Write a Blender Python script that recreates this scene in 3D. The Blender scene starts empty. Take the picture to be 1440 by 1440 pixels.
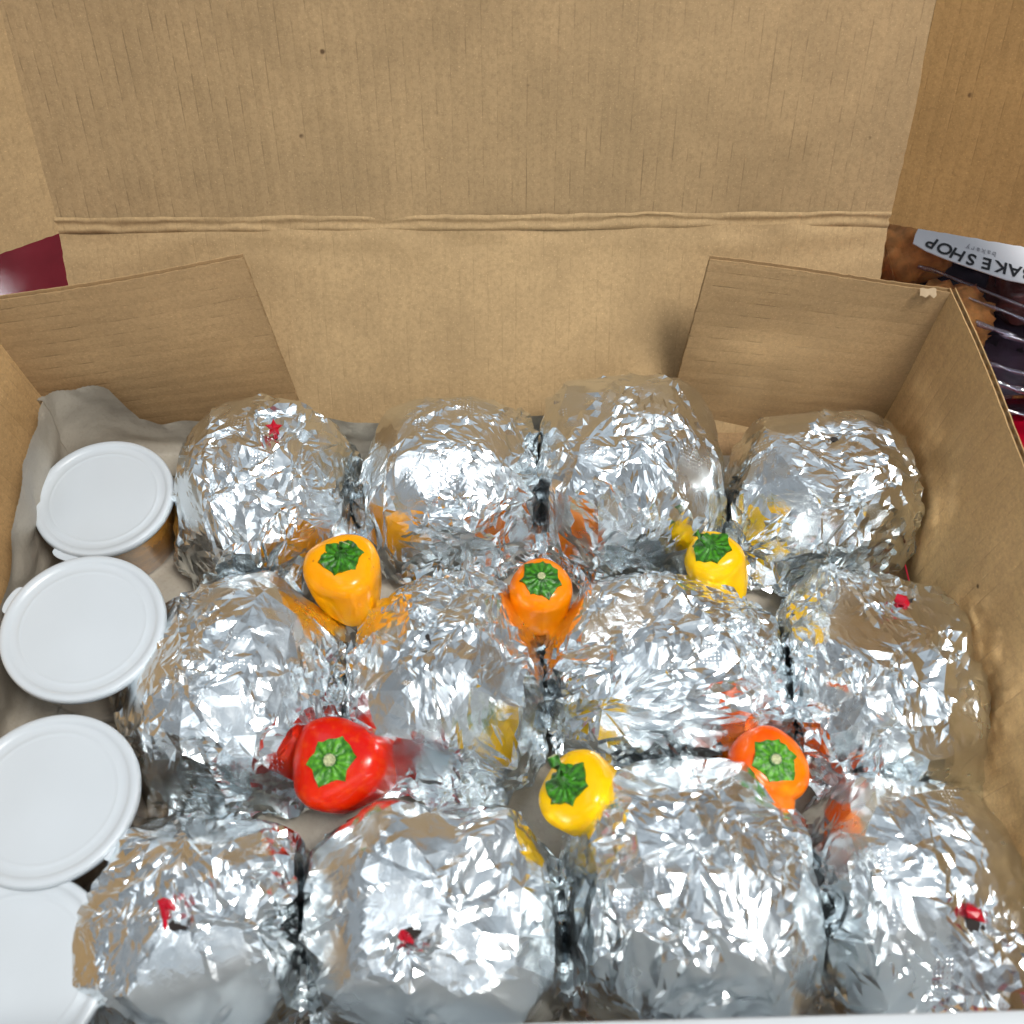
import bpy, bmesh, math, random
import numpy as np
from mathutils import Vector, Matrix, noise, Euler

random.seed(7); RNG = np.random.default_rng(7)
C = bpy.context.scene.collection
R = math.radians

# ------------------------------------------------------------------ camera
CAMZ, TILT = .505, R(57)
cd = bpy.data.cameras.new('camera'); cam = bpy.data.objects.new('camera', cd); C.objects.link(cam)
cam.location = (0, 0, CAMZ); cam.rotation_euler = (math.pi/2 - TILT, 0, 0)
cd.lens = 36; cd.sensor_width = 36; cd.clip_start = .01; cd.clip_end = 60
cd.dof.use_dof = True; cd.dof.focus_distance = .56; cd.dof.aperture_fstop = 9
bpy.context.scene.camera = cam
bpy.context.scene.cycles.blur_glossy = .15

# ------------------------------------------------------------------ room light
W = bpy.data.worlds.new('World'); bpy.context.scene.world = W; W.use_nodes = True
nt = W.node_tree; nt.nodes.clear()
wo = nt.nodes.new('ShaderNodeOutputWorld'); bg = nt.nodes.new('ShaderNodeBackground')
tc = nt.nodes.new('ShaderNodeTexCoord'); sx = nt.nodes.new('ShaderNodeSeparateXYZ')
cr = nt.nodes.new('ShaderNodeValToRGB'); mr = nt.nodes.new('ShaderNodeMapRange')
mr.inputs[1].default_value = -1; mr.inputs[2].default_value = 1
nt.links.new(tc.outputs['Generated'], sx.inputs[0]); nt.links.new(sx.outputs[2], mr.inputs[0])
nt.links.new(mr.outputs[0], cr.inputs[0]); nt.links.new(cr.outputs[0], bg.inputs[0]); nt.links.new(bg.outputs[0], wo.inputs[0])
# unseen room: random lighter and darker cells added to vary the foil's reflections
wv = nt.nodes.new('ShaderNodeTexVoronoi'); wv.distance = 'CHEBYCHEV'; wv.inputs['Scale'].default_value = 3.2
nt.links.new(tc.outputs['Generated'], wv.inputs['Vector'])
wsep = nt.nodes.new('ShaderNodeSeparateColor'); nt.links.new(wv.outputs['Color'], wsep.inputs[0])
wm = nt.nodes.new('ShaderNodeMapRange'); wm.inputs[3].default_value = .50; wm.inputs[4].default_value = 1.38; nt.links.new(wsep.outputs[0], wm.inputs[0])
wmul = nt.nodes.new('ShaderNodeVectorMath'); wmul.operation = 'SCALE'; nt.links.new(cr.outputs[0], wmul.inputs[0]); nt.links.new(wm.outputs[0], wmul.inputs['Scale'])
nt.links.new(wmul.outputs[0], bg.inputs[0])
el = cr.color_ramp.elements
el[0].position = 0; el[0].color = (.03, .025, .025, 1)
el[1].position = 1; el[1].color = (.60, .68, .76, 1)
for p, c in ((.47, (.03, .027, .027, 1)), (.53, (.24, .25, .26, 1)), (.66, (.42, .45, .48, 1)), (.84, (.56, .62, .68, 1))):
    e = el.new(p); e.color = c
bg.inputs[1].default_value = .70

def area(name, loc, target, sx_, sy_, power, col):
    l = bpy.data.lights.new(name, 'AREA'); l.shape = 'RECTANGLE'; l.size = sx_; l.size_y = sy_; l.energy = power; l.color = col
    o = bpy.data.objects.new(name, l); C.objects.link(o); o.location = loc
    o.rotation_euler = (Vector(target) - Vector(loc)).to_track_quat('-Z', 'Y').to_euler()
area('ceiling_lamp_right', (.50, -.12, 1.55), (.0, .2, 0), .44, .36, 27, (1, .97, .93))
area('ceiling_lamp_back', (-1.62, 1.90, 1.5), (-1.3, 1.7, 0), .50, .30, 9, (.92, .96, 1))
area('fill_lamp_left', (-.75, .15, 1.75), (.0, .2, 0), 1.2, .5, 3, (.9, .95, 1))  # added fill with no known source, for highlights on the foil
area('ceiling_lamp_front', (.1, -1.1, 1.5), (0, .3, .05), 1.3, .6, 4, (.9, .95, 1))
vs = bpy.context.scene.view_settings
vs.view_transform = 'Standard'; vs.look = 'None'; vs.gamma = 1; vs.use_curve_mapping = False; vs.exposure = -.1

# ------------------------------------------------------------------ helpers
c57, s57 = math.cos(TILT), math.sin(TILT)
def at(px, py, z):
    """point of the photograph's pixel at the height z above the table"""
    u, v = (px - 720)/1440, (py - 720)/1440
    t = (CAMZ - z)/(s57 + v*c57)
    return Vector((u*t, t*(c57 - v*s57), z))

def tag(o, label=None, cat=None, group=None, kind=None):
    if label: o['label'] = label
    if cat: o['category'] = cat
    if group: o['group'] = group
    if kind: o['kind'] = kind
    return o
def thing(name, label, cat, loc=(0, 0, 0), group=None):
    o = bpy.data.objects.new(name, None); C.objects.link(o); o.location = loc; o.empty_display_size = .01
    return tag(o, label, cat, group)
def mesh_obj(name, V, Fc, mat, parent=None, smooth=True, sharp=None, uv=None):
    me = bpy.data.meshes.new(name)
    me.from_pydata([tuple(v) for v in V] if not isinstance(V, np.ndarray) else V.tolist(), [], Fc if not isinstance(Fc, np.ndarray) else Fc.tolist())
    if uv is not None:
        ul = me.uv_layers.new(name='UVMap'); li = np.empty(len(me.loops), dtype=np.int32); me.loops.foreach_get('vertex_index', li)
        ul.data.foreach_set('uv', np.asarray(uv, dtype=np.float32)[li].ravel())
    me.materials.append(mat)
    me.polygons.foreach_set('use_smooth', [smooth]*len(me.polygons))
    if sharp: me.set_sharp_from_angle(angle=R(sharp))
    me.update()
    o = bpy.data.objects.new(name, me); C.objects.link(o)
    if parent: o.parent = parent
    return o
def local(o, loc):
    """shift mesh data built in world coordinates so it hangs right under a parent placed at loc"""
    o.data.transform(Matrix.Translation(-Vector(loc)))
    return o

# ------------------------------------------------------------------ materials
def nodes(name):
    m = bpy.data.materials.new(name); m.use_nodes = True
    t = m.node_tree; b = t.nodes['Principled BSDF']
    return m, t, b
def N(t, ty, **k):
    n = t.nodes.new(ty)
    for a, v in k.items(): setattr(n, a, v)
    return n
def L(t, a, b): t.links.new(a, b)
def math_(t, op, a, b=None, clamp=False):
    n = N(t, 'ShaderNodeMath', operation=op, use_clamp=clamp)
    for i, x in enumerate((a, b)):
        if x is None: continue
        if isinstance(x, (int, float)): n.inputs[i].default_value = x
        else: L(t, x, n.inputs[i])
    return n.outputs[0]
def mapr(t, x, a, b, c=0., d=1.):
    n = N(t, 'ShaderNodeMapRange'); L(t, x, n.inputs[0])
    for i, v in enumerate((a, b, c, d)): n.inputs[i+1].default_value = v
    return n.outputs[0]
def noise_(t, vec, scale, detail=4, rough=.55):
    n = N(t, 'ShaderNodeTexNoise'); n.inputs['Scale'].default_value = scale; n.inputs['Detail'].default_value = detail; n.inputs['Roughness'].default_value = rough
    L(t, vec, n.inputs['Vector']); return n.outputs[0]
def mapping(t, vec, scale=(1, 1, 1), loc=(0, 0, 0)):
    n = N(t, 'ShaderNodeMapping'); n.inputs['Scale'].default_value = scale; n.inputs['Location'].default_value = loc
    L(t, vec, n.inputs[0]); return n.outputs[0]
def mix(t, f, a, b, mode='MIX'):
    n = N(t, 'ShaderNodeMix', data_type='RGBA', blend_type=mode)
    if isinstance(f, (int, float)): n.inputs[0].default_value = f
    else: L(t, f, n.inputs[0])
    for i, x in ((6, a), (7, b)):
        if isinstance(x, tuple): n.inputs[i].default_value = (*x, 1)
        else: L(t, x, n.inputs[i])
    return n.outputs[2]
def bump(t, b, h, dist, strength=1., prev=None):
    n = N(t, 'ShaderNodeBump'); n.inputs['Distance'].default_value = dist; n.inputs['Strength'].default_value = strength
    L(t, h, n.inputs['Height'])
    if prev is not None: L(t, prev, n.inputs['Normal'])
    L(t, n.outputs[0], b.inputs['Normal']); return n.outputs[0]

def cardboard(name, col, seed=0., lines=1., wear=1., half=.0040, wash=.35):
    """corrugated board: the flute lines run along uv y, 6.6 mm apart; blotches, fibres, specks, grease"""
    m, t, b = nodes(name); col = tuple(x*.90 for x in col)
    uv = N(t, 'ShaderNodeUVMap').outputs[0]
    v = mapping(t, uv, loc=(seed, seed*1.7, seed))
    s = N(t, 'ShaderNodeSeparateXYZ'); L(t, v, s.inputs[0])
    wob = noise_(t, mapping(t, v, (30, 6, 1)), 1, 2)
    xx = math_(t, 'ADD', s.outputs[0], math_(t, 'MULTIPLY', math_(t, 'SUBTRACT', wob, .5), .0022))
    tri = math_(t, 'PINGPONG', xx, half)                          # 0..0.0033
    line = mapr(t, tri, .00046, .0001, 0, 1)
    wave = mapr(t, tri, 0, half)
    seg = noise_(t, mapping(t, v, (260, 75, 1)), 1, 3, .6)
    segm = mapr(t, seg, .46, .60)
    big = noise_(t, v, 9, 3)
    linef = math_(t, 'MULTIPLY', math_(t, 'MULTIPLY', line, segm), mapr(t, big, .3, .6, .35, 1))
    blotch = noise_(t, v, 26, 5, .6)
    fib = noise_(t, mapping(t, v, (430, 400, 1)), 1, 4, .8)
    fine = noise_(t, v, 900, 2, .6)
    dark = tuple(x*.86 for x in col); light = tuple(min(1, x*1.08) for x in col)
    c = mix(t, mapr(t, blotch, .32, .68), dark, light)
    c = mix(t, mapr(t, fib, .42, .68, 0, .62), c, tuple(x*.62 for x in col))
    c = mix(t, mapr(t, fine, .60, .76, 0, .55), c, tuple(min(1, x*1.7) for x in col))
    c = mix(t, math_(t, 'MULTIPLY', linef, .34*lines, True), c, tuple(x*.34 for x in col))
    # specks and grease
    vo = N(t, 'ShaderNodeTexVoronoi'); vo.inputs['Scale'].default_value = 62; L(t, v, vo.inputs['Vector'])
    sp = math_(t, 'MULTIPLY', mapr(t, vo.outputs['Distance'], .10, .05), mapr(t, noise_(t, v, 60, 1), .60, .66))
    c = mix(t, math_(t, 'MULTIPLY', sp, .8), c, (.05, .02, .008))
    gr = noise_(t, mapping(t, v, (1, 1, 1), (3.1, 1.2, 0)), 17, 5, .65)
    c = mix(t, mapr(t, gr, .60, .74, 0, .45*wear), c, tuple(x*.45 for x in (col[0], col[1]*.9, col[2]*.7)))
    L(t, c, b.inputs['Base Color'])
    b.inputs['Roughness'].default_value = .78; b.inputs['Specular IOR Level'].default_value = .25
    h1 = math_(t, 'MULTIPLY', wave, wash*lines*2)
    h = math_(t, 'SUBTRACT', math_(t, 'ADD', h1, math_(t, 'MULTIPLY', fib, .16)), math_(t, 'MULTIPLY', linef, .35))
    n0 = bump(t, b, h, .00035, .8)
    bump(t, b, noise_(t, v, 14, 3), .004, .35, n0)
    return m
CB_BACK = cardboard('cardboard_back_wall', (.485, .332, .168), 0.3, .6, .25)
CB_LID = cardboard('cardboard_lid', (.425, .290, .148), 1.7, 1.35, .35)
CB_FLAP_SHADED = cardboard('cardboard_lid_flap_shaded', (.37, .215, .080), 2.9, .9, .5)  # same board as the lid; the flap's shade is put into this browner colour
CB_TAB = cardboard('cardboard_tab', (.46, .298, .145), 4.1, 1.9, 1.9, .0047, .10)
CB_WALL = cardboard('cardboard_side_wall', (.63, .405, .185), 5.3, .9, .9, .0042)
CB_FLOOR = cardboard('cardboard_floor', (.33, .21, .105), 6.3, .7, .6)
CB_EDGE = cardboard('cardboard_edge', (.52, .36, .19), 7.3, .1, .3)

def foil_material():
    m, t, b = nodes('aluminium_foil')
    ob = N(t, 'ShaderNodeTexCoord').outputs['Object']
    inf = N(t, 'ShaderNodeObjectInfo')
    off = N(t, 'ShaderNodeVectorMath', operation='SCALE'); off.inputs[0].default_value = (1, 1, 1); L(t, inf.outputs['Random'], off.inputs['Scale'])
    add = N(t, 'ShaderNodeVectorMath', operation='ADD'); L(t, ob, add.inputs[0]); L(t, off.outputs[0], add.inputs[1]); v = add.outputs[0]
    b.inputs['Metallic'].default_value = 1
    b.inputs['Base Color'].default_value = (.79, .83, .845, 1)
    rn = noise_(t, v, 40, 3)
    L(t, mapr(t, rn, .3, .7, .15, .30), b.inputs['Roughness'])
    # fine wrinkles between the modelled folds
    wr = N(t, 'ShaderNodeTexVoronoi', feature='DISTANCE_TO_EDGE'); wr.inputs['Scale'].default_value = 210
    warp = N(t, 'ShaderNodeVectorMath', operation='ADD'); L(t, v, warp.inputs[0])
    ws = N(t, 'ShaderNodeVectorMath', operation='SCALE'); ws.inputs['Scale'].default_value = .010
    wn = N(t, 'ShaderNodeTexNoise'); wn.inputs['Scale'].default_value = 110; L(t, v, wn.inputs['Vector'])
    L(t, wn.outputs['Color'], ws.inputs[0]); L(t, ws.outputs[0], warp.inputs[1]); L(t, warp.outputs[0], wr.inputs['Vector'])
    ridge = mapr(t, wr.outputs['Distance'], 0, .22, 1, 0)
    n0 = bump(t, b, ridge, .00012, .22)
    n1 = n0
    # embossed squares of dots rolled into the sheet
    vd = N(t, 'ShaderNodeTexVoronoi'); vd.inputs['Scale'].default_value = 560; vd.inputs['Randomness'].default_value = 0; L(t, mapping(t, v, (1, 1, .05)), vd.inputs['Vector'])
    dots = mapr(t, vd.outputs['Distance'], .34, .22)
    vc = N(t, 'ShaderNodeTexVoronoi', distance='CHEBYCHEV'); vc.inputs['Scale'].default_value = 46; vc.inputs['Randomness'].default_value = .35; L(t, mapping(t, v, (1, 1, .05)), vc.inputs['Vector'])
    sq = math_(t, 'MULTIPLY', mapr(t, vc.outputs['Distance'], .30, .28), mapr(t, noise_(t, v, 30, 1), .52, .55))
    bump(t, b, math_(t, 'MULTIPLY', dots, sq), .00012, .9, n1)
    return m
FOIL = foil_material()

def simple(name, col, rough=.5, metal=0, spec=.5, coat=0, trans=0, ior=1.45, sub=0, var=.12, vs_=60, bmp=0):
    m, t, b = nodes(name)
    ob = N(t, 'ShaderNodeTexCoord').outputs['Object']
    n = noise_(t, ob, vs_, 4)
    c = mix(t, mapr(t, n, .3, .7), tuple(x*(1-var) for x in col), tuple(min(1, x*(1+var)) for x in col))
    L(t, c, b.inputs['Base Color'])
    b.inputs['Roughness'].default_value = rough; b.inputs['Metallic'].default_value = metal; b.inputs['Specular IOR Level'].default_value = spec
    b.inputs['Coat Weight'].default_value = coat; b.inputs['Coat Roughness'].default_value = .08
    b.inputs['Transmission Weight'].default_value = trans; b.inputs['IOR'].default_value = ior
    if sub:
        b.inputs['Subsurface Weight'].default_value = sub; b.inputs['Subsurface Scale'].default_value = .004
        b.inputs['Subsurface Radius'].default_value = (1, .4, .15)
    if bmp: bump(t, b, n, bmp, .6)
    return m
LIDW = simple('white_lid_plastic', (.51, .55, .58), .30, sub=0, var=.015, vs_=30)
CUPC = simple('clear_cup_plastic', (.95, .95, .95), .06, trans=1, ior=1.25, var=0)
SAUCE = simple('orange_sauce', (.75, .34, .04), .3, var=.3, vs_=160, bmp=.001)
SAUCE2 = simple('brown_sauce', (.30, .20, .12), .3, var=.35, vs_=160, bmp=.001)
REDP = simple('red_translucent_plastic', (.62, .008, .03), .1, trans=.35, ior=1.5, var=.1)
DARK = simple('dark_hole', (.015, .01, .008), .8)
PASTRY = simple('baked_pastry', (.62, .27, .07), .65, var=.45, vs_=90, bmp=.003)
PASTRY2 = simple('dark_glazed_pastry', (.10, .025, .02), .25, var=.4, vs_=70, bmp=.003)
STICK = simple('white_label_paper', (.80, .80, .83), .45, var=.02)
INK = simple('black_ink', (.012, .012, .015), .5)
GREYINK = simple('grey_ink', (.42, .42, .45), .5)
def thin_plastic(name, tint, gl):
    m = bpy.data.materials.new(name); m.use_nodes = True; t = m.node_tree; t.nodes.clear()
    o_ = N(t, 'ShaderNodeOutputMaterial'); mx = N(t, 'ShaderNodeMixShader'); tr = N(t, 'ShaderNodeBsdfTransparent'); g = N(t, 'ShaderNodeBsdfGlossy')
    tr.inputs[0].default_value = (*tint, 1); g.inputs['Roughness'].default_value = .07
    lw = N(t, 'ShaderNodeLayerWeight'); lw.inputs[0].default_value = .25
    bp = N(t, 'ShaderNodeBump'); bp.inputs['Distance'].default_value = .001; bp.inputs['Strength'].default_value = .4
    L(t, noise_(t, N(t, 'ShaderNodeTexCoord').outputs['Object'], 45, 3), bp.inputs['Height']); L(t, bp.outputs[0], g.inputs['Normal'])
    L(t, mapr(t, lw.outputs['Facing'], 0, 1, gl, .7), mx.inputs[0]); L(t, tr.outputs[0], mx.inputs[1]); L(t, g.outputs[0], mx.inputs[2]); L(t, mx.outputs[0], o_.inputs[0])
    return m
CLAM = thin_plastic('clear_clamshell_plastic', (.84, .84, .92), .17)
RIB = thin_plastic('plastic_rib', (.75, .75, .86), .26)
CUPC = thin_plastic('clear_cup_plastic', (.93, .93, .93), .10)
SHEETW = simple('white_paper', (.60, .63, .65), .6, var=.02)
CLAM = simple('clear_clamshell_plastic', (.90, .90, .95), .05, trans=1, ior=1.12, var=0)
TRAYB = simple('black_tray_plastic', (.028, .020, .030), .12, var=.5)

def pepper_mat(name, col, tint, edge):
    m, t, b = nodes(name)
    ob = N(t, 'ShaderNodeTexCoord').outputs['Object']
    n = noise_(t, ob, 34, 4)
    c = mix(t, mapr(t, n, .38, .66), col, tint)
    # ripeness streaks running down the flesh
    n2 = noise_(t, mapping(t, ob, (1, 1, .18)), 190, 3)
    c = mix(t, mapr(t, n2, .5, .8, 0, .35), c, edge)
    vo = N(t, 'ShaderNodeTexVoronoi'); vo.inputs['Scale'].default_value = 170; L(t, ob, vo.inputs['Vector'])
    spk = math_(t, 'MULTIPLY', mapr(t, vo.outputs['Distance'], .16, .06), mapr(t, noise_(t, ob, 90, 1), .55, .60))
    c = mix(t, math_(t, 'MULTIPLY', spk, .7), c, tuple(x*.45+.02 for x in edge))
    L(t, c, b.inputs['Base Color'])
    b.inputs['Roughness'].default_value = .20; b.inputs['Specular IOR Level'].default_value = .33
    b.inputs['Subsurface Weight'].default_value = .12; b.inputs['Subsurface Scale'].default_value = .004; b.inputs['Subsurface Radius'].default_value = (1, .35, .08)
    bump(t, b, noise_(t, ob, 120, 2), .0006, .25)
    return m
def green_mat(nm='green_calyx', ca=(.008, .065, .002), cb=(.05, .27, .006)):
    m, t, b = nodes(nm)
    ob = N(t, 'ShaderNodeTexCoord').outputs['Object']
    sp = N(t, 'ShaderNodeSeparateXYZ'); L(t, ob, sp.inputs[0])
    ang = math_(t, 'ARCTAN2', sp.outputs[1], sp.outputs[0])
    w = math_(t, 'SINE', math_(t, 'MULTIPLY', ang, 13.))
    n = noise_(t, ob, 420, 3)
    f = math_(t, 'ADD', math_(t, 'MULTIPLY', math_(t, 'MULTIPLY', w, noise_(t, ob, 160, 2)), .16), n)
    c = mix(t, mapr(t, f, .35, .75), ca, cb)
    L(t, c, b.inputs['Base Color']); b.inputs['Roughness'].default_value = .38
    bump(t, b, f, .0009, .8)
    return m
GREEN = green_mat(); GREEN2 = green_mat('bright_green_calyx', (.02, .13, .004), (.10, .36, .01))
STEMEND = simple('cut_stem_end', (.36, .38, .20), .7, var=.6, vs_=900)

# ------------------------------------------------------------------ table
def table_mat():
    m, t, b = nodes('red_table_laminate')
    ob = N(t, 'ShaderNodeTexCoord').outputs['Object']
    n = noise_(t, ob, 40, 5); n2 = noise_(t, ob, 700, 3)
    c = mix(t, mapr(t, n, .3, .7), (.26, .001, .010), (.34, .003, .016))
    c = mix(t, mapr(t, n2, .62, .8, 0, .5), c, (.12, .006, .012))
    L(t, c, b.inputs['Base Color']); L(t, mapr(t, n,   .3, .7, .06, .11), b.inputs['Roughness']); b.inputs['Specular IOR Level'].default_value = .35
    bump(t, b, n2, .00008, .2)
    return m
tag(mesh_obj('table', [(-3, -1.5, -.006), (3, -1.5, -.006), (3, 3, -.006), (-3, 3, -.006)], [(0, 1, 2, 3)], table_mat(), smooth=False), kind='structure')

# ------------------------------------------------------------------ cardboard box
BOX = thing('cardboard_box', 'open corrugated cardboard box holding rows of foil wrapped bundles, lid thrown back', 'box')
TH = .0032
def panel(name, P00, P10, P11, P01, mat, inward, lines='v', nu=40, nv=40, warp=.0015, parent=BOX, deform=None, seed=0, label=None, fluting=True, jag=.0006):
    """a board of two liners with a wavy medium between; the flute lines run along `lines`"""
    P00, P10, P11, P01 = map(Vector, (P00, P10, P11, P01))
    nrm = (P10 - P00).cross(P01 - P00).normalized()
    if nrm.dot(Vector(inward)) < 0: nrm = -nrm
    lu, lv = (P10 - P00).length, (P01 - P00).length
    def f(u, v, off):
        p = P00*(1-u)*(1-v) + P10*u*(1-v) + P11*u*v + P01*(1-u)*v
        q = Vector((u*lu*9 + seed*7, v*lv*9, seed))
        d = warp*noise.noise(q)*2
        jx = jag*noise.noise(Vector((v*lv*260, seed, 5)))*(abs(u-.5)*2)**30*(1 if u > .5 else -1)
        jy = jag*noise.noise(Vector((u*lu*260, seed, 9)))*(abs(v-.5)*2)**30*(1 if v > .5 else -1)
        p = p + (P10-P00).normalized()*jx + (P01-P00).normalized()*jy
        if deform: p = p + deform(u, v)
        return p + nrm*(d + off)
    V = []; Fc = []; UV = []
    def slab(o0, o1):
        base = len(V)
        for o in (o0, o1):
            for j in range(nv+1):
                for i in range(nu+1):
                    u, v = i/nu, j/nv; V.append(f(u, v, o)); UV.append((u*lu, v*lv) if lines == 'v' else (v*lv, u*lu))
        n = (nu+1)*(nv+1); q = lambda k, i, j: base + k*n + j*(nu+1) + i
        for j in range(nv):
            for i in range(nu):
                Fc.append((q(0, i, j), q(0, i+1, j), q(0, i+1, j+1), q(0, i, j+1)))
                Fc.append((q(1, i, j), q(1, i, j+1), q(1, i+1, j+1), q(1, i+1, j)))
        for i in range(nu):
            Fc.append((q(0, i, 0), q(1, i, 0), q(1, i+1, 0), q(0, i+1, 0))); Fc.append((q(0, i, nv), q(0, i+1, nv), q(1, i+1, nv), q(1, i, nv)))
        for j in range(nv):
            Fc.append((q(0, 0, j), q(0, 0, j+1), q(1, 0, j+1), q(1, 0, j))); Fc.append((q(0, nu, j), q(1, nu, j), q(1, nu, j+1), q(0, nu, j+1)))
    slab(0, -.00045); slab(-TH+.00045, -TH)
    o = mesh_obj(name, V, Fc, mat, parent, True, 40, UV)
    if label: o['label'] = label
    if fluting:
        # medium: a sine wave across the flute direction
        L_ = lu if lines == 'v' else lv
        n = int(L_/.0066*6); m = 24
        V2, F2, U2 = [], [], []
        amp = (TH - .0009)/2 - .0001
        for i in range(n+1):
            a = i/n; w = math.sin(i/6*2*math.pi)*amp
            for j in range(m+1):
                bq = .002 + .996*j/m; u, v = (a, bq) if lines == 'v' else (bq, a)
                V2.append(f(min(max(u, .001), .999), min(max(v, .001), .999), -TH/2 + w)); U2.append((a*L_, bq*.1))
        for i in range(n):
            for j in range(m):
                k = i*(m+1)+j; F2.append((k, k+m+1, k+m+2, k+1))
        fl = mesh_obj('fluting', V2, F2, CB_EDGE, o, True, None, U2)
    return o
# walls
panel('floor_panel', (-.268, .022, .0), (.226, .022, .0), (.222, .394, .0), (-.264, .394, .0), CB_FLOOR, (0, 0, 1), 'v', 30, 30, .0003, fluting=False, seed=1)
def bulge_r(u, v): return Vector((.0095*math.sin(min(1, u*1.15)*math.pi*.62), 0, 0))*v
panel('side_wall', (.2215, .388, .003), (.226, .026, .003), (.2262, .026, .130), (.2226, .379, .1305), CB_WALL, (-1, 0, 0), 'v', 60, 30, .0012, deform=bulge_r, seed=2, label='right wall of the box, its fluted top edge bowed outward')
panel('side_wall', (-.264, .384, .003), (-.268, .026, .003), (-.275, .026, .13), (-.2725, .369, .1305), CB_WALL, (1, 0, 0), 'v', 40, 30, .0012, seed=3)
panel('front_wall_laid_open', (-.262, .020, .001), (.219, .020, .001), (.219, -.112, .012), (-.262, -.112, .012), CB_WALL, (0, 0, 1), 'v', 40, 20, .001, seed=4)  # out of view, laid flat outward so the foil reflects the bright room
# corner tabs (flutes lie level)
panel('corner_tab', (-.2665, .3765, .003), (-.1275, .3925, .003), (-.1395, .3985, .131), (-.2745, .3670, .1295), CB_TAB, (0, -1, 0), 'u', 50, 30, .0018, seed=5, label='left corner tab with grease marks')
panel('corner_tab', (.0955, .3935, .003), (.2235, .3805, .003), (.2238, .3765, .1297), (.1025, .3985, .131), CB_TAB, (0, -1, 0), 'u', 50, 30, .0018, seed=6, label='right corner tab with a torn bit at its top edge')
# leaning back wall, crumpled crease, lid
BL, BR = Vector((-.2600, .4550, .1010)), Vector((.2150, .4565, .1045))
def warp_back(u, v):
    a = math.exp(-((1-v)/.16)**2)
    return Vector((0, -1, 1))*(a*.0022*noise.noise(Vector((u*13, v*9, 2))))
panel('back_wall', (-.258, .3860, .0), (.214, .3860, .0), BR, BL, CB_BACK, (0, -1, .6), 'v', 90, 40, .0016, deform=warp_back, seed=7)
LIDUP = Vector((0, .37, .93)).normalized()
up = LIDUP*.25
LB, RB = BL + LIDUP*.0050, BR + LIDUP*.0050
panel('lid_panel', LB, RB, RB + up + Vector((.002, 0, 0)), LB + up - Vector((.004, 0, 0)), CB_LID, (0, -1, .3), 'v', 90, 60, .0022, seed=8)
V, Fc, UV = [], [], []
nu, nr = 260, 14
for j in range(nr+1):
    for i in range(nu+1):
        u = i/nu; a = j/nr
        base = BL.lerp(BR, u) + Vector((0, -.0012, -.0016)) + LIDUP*(a*.0092)
        n = noise.noise(Vector((u*16, a*.9, 3))) + .5*noise.noise(Vector((u*47, a*1.5, 6)))
        prof = math.sin(a*math.pi)*(.0004 + .0011*n) + .0005*(1+n)*math.sin(a*3*math.pi + 1.5*noise.noise(Vector((u*9, 0, 8))))
        V.append(base + Vector((0, -.93, .37))*prof + LIDUP*((.0016*n + .0012*noise.noise(Vector((u*5, 1, 1))))*(math.sin(a*math.pi) + a*.6))); UV.append((u*.47, a*.011))
for j in range(nr):
    for i in range(nu):
        k = j*(nu+1)+i; Fc.append((k, k+1, k+nu+2, k+nu+1))
o = mesh_obj('crease', V, Fc, CB_BACK, BOX, True, None, UV)
# lid side flaps
dR = Vector((.85, -.49, .20)).normalized(); dL = Vector((-.70, -.68, .16)).normalized()
lid_top_bend = LIDUP
P = RB + Vector((-.0012, -.0020, -.0045)); panel('lid_flap', P, P + dR*.13, P + dR*.13 + up, P + up + Vector((.002, 0, 0)), CB_FLAP_SHADED, (-.4, -.8, .2), 'v', 40, 60, .002, seed=9, label='right side flap of the lid, browner, its shade put into the colour')
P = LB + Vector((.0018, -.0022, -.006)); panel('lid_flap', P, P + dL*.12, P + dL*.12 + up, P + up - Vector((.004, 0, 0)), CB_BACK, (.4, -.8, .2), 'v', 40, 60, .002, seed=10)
# torn flake at the right corner
p0 = at(1294, 409, .131)
V, Fc = [], []
for i in range(7):
    for j in range(4):
        x, y = i/6, j/3
        V.append(p0 + Vector((.0085*x, .0012 - .0030*y*(1-.4*math.sin(i*2.1)), .0006 + .0005*math.sin(i*1.7+j) - .0026*y)))
for i in range(6):
    for j in range(3):
        k = i*4+j; Fc.append((k, k+4, k+5, k+1))
mesh_obj('torn_flake', V, Fc, simple('torn_liner', (.42, .31, .19), .8), BOX)

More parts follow.
